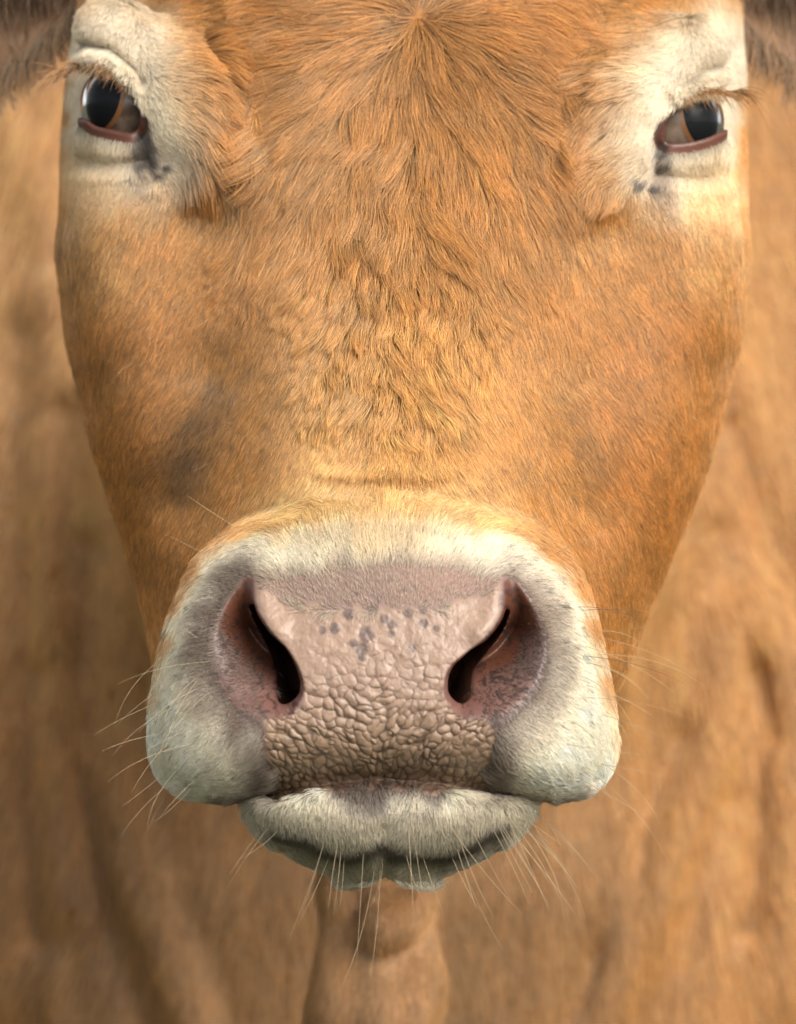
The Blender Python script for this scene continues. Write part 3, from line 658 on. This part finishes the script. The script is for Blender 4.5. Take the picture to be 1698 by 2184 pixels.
def bare(px, py, Y):
    """0 where no hair grows"""
    k = np.ones(px.shape)
    k *= 1-soft(px+PJ*noise(px, py, 30, 1), py+PJ*noise(px, py, 30, 2), PAD, 9)
    for M, L in ((NOS_ML, NOS_LL), (NOS_MR, NOS_LR)):
        k *= 1-soft(px, py, [tuple(p) for p in M]+[tuple(p) for p in L[::-1]], 6)*sstep(88, 50, dist_poly(px, py, M)+16*noise(px, py, 14, 1))
        k *= sstep(10, 22, dist_poly(px, py, M))
    for poly in (EYE_L, EYE_R):
        p = [tuple(q) for q in poly]; s = sd_poly(px, py, p); low = sstep(215, 255, py)
        k *= np.where(Y < 1045, sstep(5, 12, s-low*15), 1)
    k *= 1-0.93*soft(px, py, MAUVE, 16)
    dn = np.minimum(sd_poly(px, py, SKIN_NOS_L), sd_poly(px, py, SKIN_NOS_R)); k *= 1-0.95*sstep(10, -14, dn)
    k *= 1-0.75*soft(px, py, LIP_SKIN, 10)
    k *= np.where(dist_poly(px, py, [(560,1696),(700,1668),(810,1656),(930,1668),(1080,1694)]) < 9, 0, 1)
    return k
def clump_ids(px, py, cell, seed, Y=None):
    r = np.random.default_rng(seed); jit = r.random((512, 512, 2)); cx_ = np.floor(px/cell).astype(int); cy_ = np.floor(py/cell).astype(int)
    best = np.full(px.shape, 1e9); bid = np.zeros(px.shape, np.int64)
    for dx in (-1, 0, 1):
        for dy in (-1, 0, 1):
            ix, iy = cx_+dx, cy_+dy; j = jit[ix & 511, iy & 511]; d = (px-(ix+j[:, 0])*cell)**2+(py-(iy+j[:, 1])*cell)**2
            m = d < best; best[m] = d[m]; bid[m] = ((ix & 511)*512+(iy & 511))[m]
    if Y is not None: bid = bid*1024+(np.floor(Y/max(2.6*cell, 30)).astype(np.int64) & 1023)
    u, inv = np.unique(bid, return_inverse=True); return inv.ravel(), len(u)
def gmean(v, ids, n):
    c = np.bincount(ids, minlength=n).astype(float)
    return np.stack([np.bincount(ids, v[:, i], n)/c for i in range(v.shape[1])], 1)
def groom(p, n, gx, gy, L, lift, K, wave, clumps, droop=0.0, jitter=0.16, puff=0.22):
    """strands x K points"""
    m = len(p); px, py = topx(p)
    t = np.stack([gx, gy, np.zeros(m)], 1); t -= n*(t*n).sum(1)[:, None]; t /= np.linalg.norm(t, axis=1)[:, None]+1e-6
    side_ = np.cross(n, t)
    a = rng.normal(size=m)*jitter; t = t*np.cos(a)[:, None]+side_*np.sin(a)[:, None]; side_ = np.cross(n, t)
    s = np.linspace(0, 1, K)
    lf = lift*(0.7+0.6*rng.random(m))
    curve = (s[None]-0.55*s[None]**2)*lf[:, None]                      # rises, then lies down
    sw = wave*(noise(px, py, 70, 0)+0.6*noise(px, py, 24, 3))
    P = p[:, None]+t[:, None]*(L[:, None]*s[None])[..., None]+n[:, None]*(L[:, None]*curve)[..., None]+side_[:, None]*(L*sw)[:, None, None]*(s**2)[None, :, None]
    P[..., 1] += droop*L[:, None]*s[None]**2
    for cell, amt, seed, rj in clumps:
        ids, nc = clump_ids(px, py, cell, seed, p[:, 2]); G = gmean(P.reshape(m, -1), ids, nc).reshape(nc, K, 3)
        r = np.random.default_rng(seed+1); bend = r.normal(size=nc)*rj; lf_ = r.random(nc)
        dirm = gmean(side_*L[:, None], ids, nc); nm = gmean(n*L[:, None], ids, nc)
        G = G+dirm[:, None]*(bend[:, None]*s[None]**1.6)[..., None]+nm[:, None]*((lf_-0.5)[:, None]*puff*s[None]**1.3)[..., None]
        wgt = (amt*np.ones(m) if np.isscalar(amt) else amt)[:, None]*s[None]**1.15
        P = P+(G[ids]-P)*wgt[..., None]
    P[..., :] += rng.normal(size=(m, 1, 3))*0.02*L[:, None, None]*(s**2)[None, :, None]
    return P
VIEW = np.array([0, 0, -1.0])
facing = -HN[:, 2]
px, py = topx(PTS); Lv = length(px, py)
wd_v = np.where(Lv > 60, 1.45, np.where(Lv > 35, 1.2, 1.0))
dens = FUR*4.6/(0.55*Lv*wd_v)*bare(px, py, PTS[:, 2])*sstep(-0.85, 0.0, facing)
def outermost(P, tol, cell=9.0):
    x, y = topx(P); ix = np.clip(((x+400)/cell).astype(int), 0, 399); iy = np.clip(((y+400)/cell).astype(int), 0, 399)
    z = np.full((400, 400), 1e9); np.minimum.at(z, (ix, iy), P[:, 2]); return P[:, 2] < z[ix, iy]+tol
dens *= np.where((np.abs(px-812) < 420) & (py > 1560) & (py < 1760), outermost(PTS, 170.0), 1)
dens *= (px > -40) & (px < 1740) & (py > -640) & (py < 2000)
dens *= np.where(py < -70, 0.45, 1.0)
dens *= 0.35+0.65*sstep(0.0, 0.25, facing)
p, n = roots(PTS, QUADS, HN, dens, 1300000)
px, py = topx(p); ry = rng.random(len(p))
L = length(px, py)*(0.72+0.5*rng.random(len(p))); gx, gy = flow(px, py)
tint = coat(px, py, p[:, 2])
isw = np.maximum(np.maximum(soft(px, py, WHITE_MUZ, 20)*(p[:, 2] < 560), 0.9*np.maximum(soft(px, py, WHITE_EYE_L, 45), soft(px, py, WHITE_EYE_R, 45))), sstep(1670, 1690, py)*sstep(345, 325, np.abs(px-835)))
lum = 0.50+0.82*rng.random(len(p))
ids, nc = clump_ids(px, py, 16, 5); lum *= lerp((0.92+0.16*rng.random(nc))[ids], (0.82+0.36*rng.random(nc))[ids], sstep(55, 90, L))
ids, nc = clump_ids(px, py, 60, 6); lum *= (0.95+0.1*rng.random(nc))[ids]
tint = np.clip(tint*lerp(lum, 0.80+0.32*rng.random(len(p)), isw*0.85)[:, None], 0.01, 0.94)
dk = (rng.random(len(p)) < 0.06*isw*(py > 1150)); tint[dk] *= 0.35
# freckles of dark bristle follicles on the lips
for _ in range(80):
    sx = rng.choice([-1, 1]); fx = 812+sx*(250+rng.random()*190); fy = 1170+rng.random()*520; m = np.hypot(px-fx, py-fy) < 2.5+2.5*rng.random(); tint[m] *= 0.40

Lb = length(px, py)
grp = np.where((py > 1668) & (np.abs(px-835) < 345) & (p[:, 2] < 700), 3, np.where((isw > 0.5) & (py > 800), 2, np.where(Lb > 62, 0, 1)))
print('roots', len(p), np.bincount(grp), round(time.time()-T0, 1))
au = np.abs(px-np.interp(py, [40, 300, 1300], [888, 866, 812]))
brow_z = sstep(430, 380, py)*sstep(320, 360, au)*sstep(530, 460, au)
messy = 0.45*brow_z+sstep(380, 560, py)*sstep(1000, 800, py)*sstep(230, 40, au+50*noise(px, py, 60, 2))
for gi, nm, K, lift, wave, clumps, jit, wd in (
        (0, 'forehead_hair', 8, 0.34, 0.34, [(17, 0.62, 11, 0.16), (52, 0.42, 12, 0.16)], 0.20, 1.45),
        (1, 'face_coat', 6, 0.30, 0.12, [(10, 0.42, 21, 0.12), (34, 0.12, 22, 0.05)], 0.22, 1.4),
        (2, 'muzzle_coat', 5, 0.50, 0.10, [(10, 0.45, 31, 0.12)], 0.26, 1.15),
        (3, 'chin_coat', 5, 0.52, 0.12, [(12, 0.42, 41, 0.14)], 0.32, 1.25)):
    m = grp == gi; q = p[m]; mm = messy[m]
    if gi == 0: clumps = [(13, 0.60, 11, 0.15), (42, 0.34+0.24*mm, 12, 0.20), (17, 0.34*mm, 13, 0.30)]
    edge_ = sstep(0.35, 0.0, -n[m][:, 2])
    P = groom(q, n[m], gx[m], gy[m], L[m], lift+(0.10*mm if gi == 0 else 0)+0.6*edge_, K, wave, clumps, 0.0, jit, 0.26 if gi == 0 else 0.10)
    s = np.linspace(0, 1, K)[None]
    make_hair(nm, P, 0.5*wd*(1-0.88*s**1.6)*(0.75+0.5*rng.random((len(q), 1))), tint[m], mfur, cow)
# neck and chest
BN = vnormals(BP, BQ)
if BN[(BP[:, 2] < 3500)][:, 2].sum() > 0: BN = -BN
pxb, pyb = topx(BP); db = FUR*0.013*(1+5*(BP[:, 2] < 2900))*sstep(-0.2, 0.2, -BN[:, 2])*((pxb > -350) & (pxb < 2050) & (pyb > -300) & (pyb < 2500))+FUR*0.004*sstep(-0.3, 0.1, -BN[:, 2])*~((pxb > -350) & (pxb < 2050) & (pyb > -300) & (pyb < 2500))
p, n = roots(BP, BQ, BN, db, 330000); px, py = topx(p)
gx, gy = unit2(0.12*noise(px, py, 200, 1)+(px-820)/2600, np.ones_like(px)); L = (70+40*rng.random(len(p)))*np.where(p[:, 2] < 2900, 0.42, 1.0)
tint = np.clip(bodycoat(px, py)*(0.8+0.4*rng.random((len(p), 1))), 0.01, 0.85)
ids, nc = clump_ids(px, py, 30, 8); tint *= (0.88+0.24*rng.random(nc))[ids][:, None]
P = groom(p, n, gx, gy, L, 0.22, 5, 0.05, [], puff=0.0)
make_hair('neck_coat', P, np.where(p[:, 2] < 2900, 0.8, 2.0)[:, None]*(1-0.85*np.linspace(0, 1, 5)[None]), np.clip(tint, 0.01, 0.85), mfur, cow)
print('fur', len(p), round(time.time()-T0, 1))

# ------------------------------------------------------------------ lashes and whiskers
front = np.where((HN[:, 2] < -0.05))[0]; fx_, fy_ = topx(PTS[front])
def on_face(x, y):
    d = (fx_-x)**2+(fy_-y)**2; c = np.where(d < 90)[0]
    if len(c) == 0: c = np.array([d.argmin()])
    i = front[c[PTS[front[c], 2].argmin()]]; return PTS[i].astype(float), HN[i].astype(float)
def strand(root, d0, d1, Ln, K):
    """starts along d0, bends towards d1"""
    pts = [root]; 
    for i in range(1, K):
        s = i/(K-1); d = np.array(d0)*(1-s)+np.array(d1)*s; d /= np.linalg.norm(d); pts.append(pts[-1]+d*Ln/(K-1))
    return np.array(pts)
for (ex, ey, eY, er, sd_), poly in zip(EYES, (EYE_L, EYE_R)):
    up_ = np.array([q for q in poly if q[1] < (205 if sd_ < 0 else 240)]); up_ = up_[np.argsort(up_[:, 0]*sd_)]
    ctr = np.array(at(ex, ey, eY)); ST = []; n_l = 190
    for i in range(n_l):
        s = rng.random()**0.8; x = np.interp(s, np.linspace(0, 1, len(up_)), up_[:, 0]); y = np.interp(s, np.linspace(0, 1, len(up_)), up_[:, 1])-2-10*rng.random()
        k_ = (DQ+eY)/DQ; v = np.array([(x-CX)*k_-ctr[0], (y-CY)*k_-ctr[1], 0]); rr2 = (er+15)**2-v[0]**2-v[1]**2
        v[2] = -math.sqrt(max(rr2, 4.0)); nrm = v/np.linalg.norm(v)
        d0 = nrm*0.7+np.array([0.30*sd_, 0.30, -0.45])+rng.normal(size=3)*0.16; d1 = np.array([0.55*sd_, 0.95+0.3*rng.normal(), -0.30])+rng.normal(size=3)*0.22
        ST.append(strand(ctr+v, d0, d1, (36+74*s)*(0.6+0.6*rng.random()), 8))
    ST = np.array(ST)
    make_hair('eyelashes', ST, 0.75*(1-0.9*np.linspace(0, 1, 8)[None]**1.5)*np.ones((n_l, 1)), np.clip(np.tile(C(0.52, 0.25, 0.075), (n_l, 1))*(0.5+0.8*rng.random((n_l, 1))), 0, 1), mwhisk, cow)
W_ = []; WT = []
def whisker(x, y, ang, Ln, bend, dark=False):
    p, n = on_face(x, y); a = R(ang); b_ = R(ang+bend)
    d0 = np.array([math.cos(a), math.sin(a), 0])+n*0.55; d1 = np.array([math.cos(b_), math.sin(b_), 0.05*rng.normal()])
    W_.append(strand(p, d0, d1, Ln, 12)); WT.append(C(0.09, 0.05, 0.03) if dark else C(0.62, 0.47, 0.27)*(0.7+0.5*rng.random()))
for i in range(20):          # lip sides: angles measured clockwise from pointing right
    whisker(345+110*rng.random()**1.5, 1370+340*rng.random(), 180-25+rng.normal()*18-(30 if rng.random() < 0.4 else 0), 90+140*rng.random(), -12*rng.normal()-8)
    whisker(1200+100*rng.random()**0.7, 1340+360*rng.random(), 20+rng.normal()*16+(22 if rng.random() < 0.4 else 0), 90+170*rng.random(), 14+14*rng.normal())
for i in range(24):          # chin
    x = 545+555*rng.random(); y = 1760+90*rng.random() if abs(x-825) < 200 else 1725+50*rng.random()
    whisker(x, y, 90-(x-825)/300*42+rng.normal()*9, 100+170*rng.random(), 8*rng.normal()+(14 if x < 825 else -10)*rng.random())
for i in range(18):
    x = 1060+90*rng.random(); whisker(x, 1715+70*rng.random(), 52+rng.normal()*12, 90+180*rng.random(), 10+8*rng.normal())
for x, y, a, l, b_ in ((1228,1290,8,150,18),(1245,1395,12,240,16),(1240,1300,3,160,10),(420,1358,215,40,5),(1250,1410,15,130,25)): whisker(x, y, a, l, b_, l > 140)
for x, y, a, l, b_ in ((812,1850,96,300,6),(800,1855,104,300,12),(500,1120,205,130,10),(440,1180,205,110,0),(1090,1130,-35,130,10),(1180,1180,-20,140,10)): whisker(x, y, a, l, b_)
for x, y, a, l, b_ in ((300,130,215,90,-8),(310,160,222,110,-6)): whisker(x, y, a, l, b_)
for i in range(70):          # stray hairs across the face
    x = 200+1300*rng.random(); y = 380+650*rng.random(); whisker(x, y, 90+70*rng.normal(), 25+45*rng.random(), 40*rng.normal()); WT[-1] = C(0.72, 0.48, 0.22)*(0.7+0.5*rng.random())
W_ = np.array(W_); make_hair('whiskers', W_, 0.62*(1-0.8*np.linspace(0, 1, 12)[None]**1.3)*np.ones((len(W_), 1)), np.array(WT), mwhisk, cow)
for o in bpy.data.objects:
    if o.type == 'CURVES': o['kind'] = 'stuff'
print('done', round(time.time()-T0, 1))
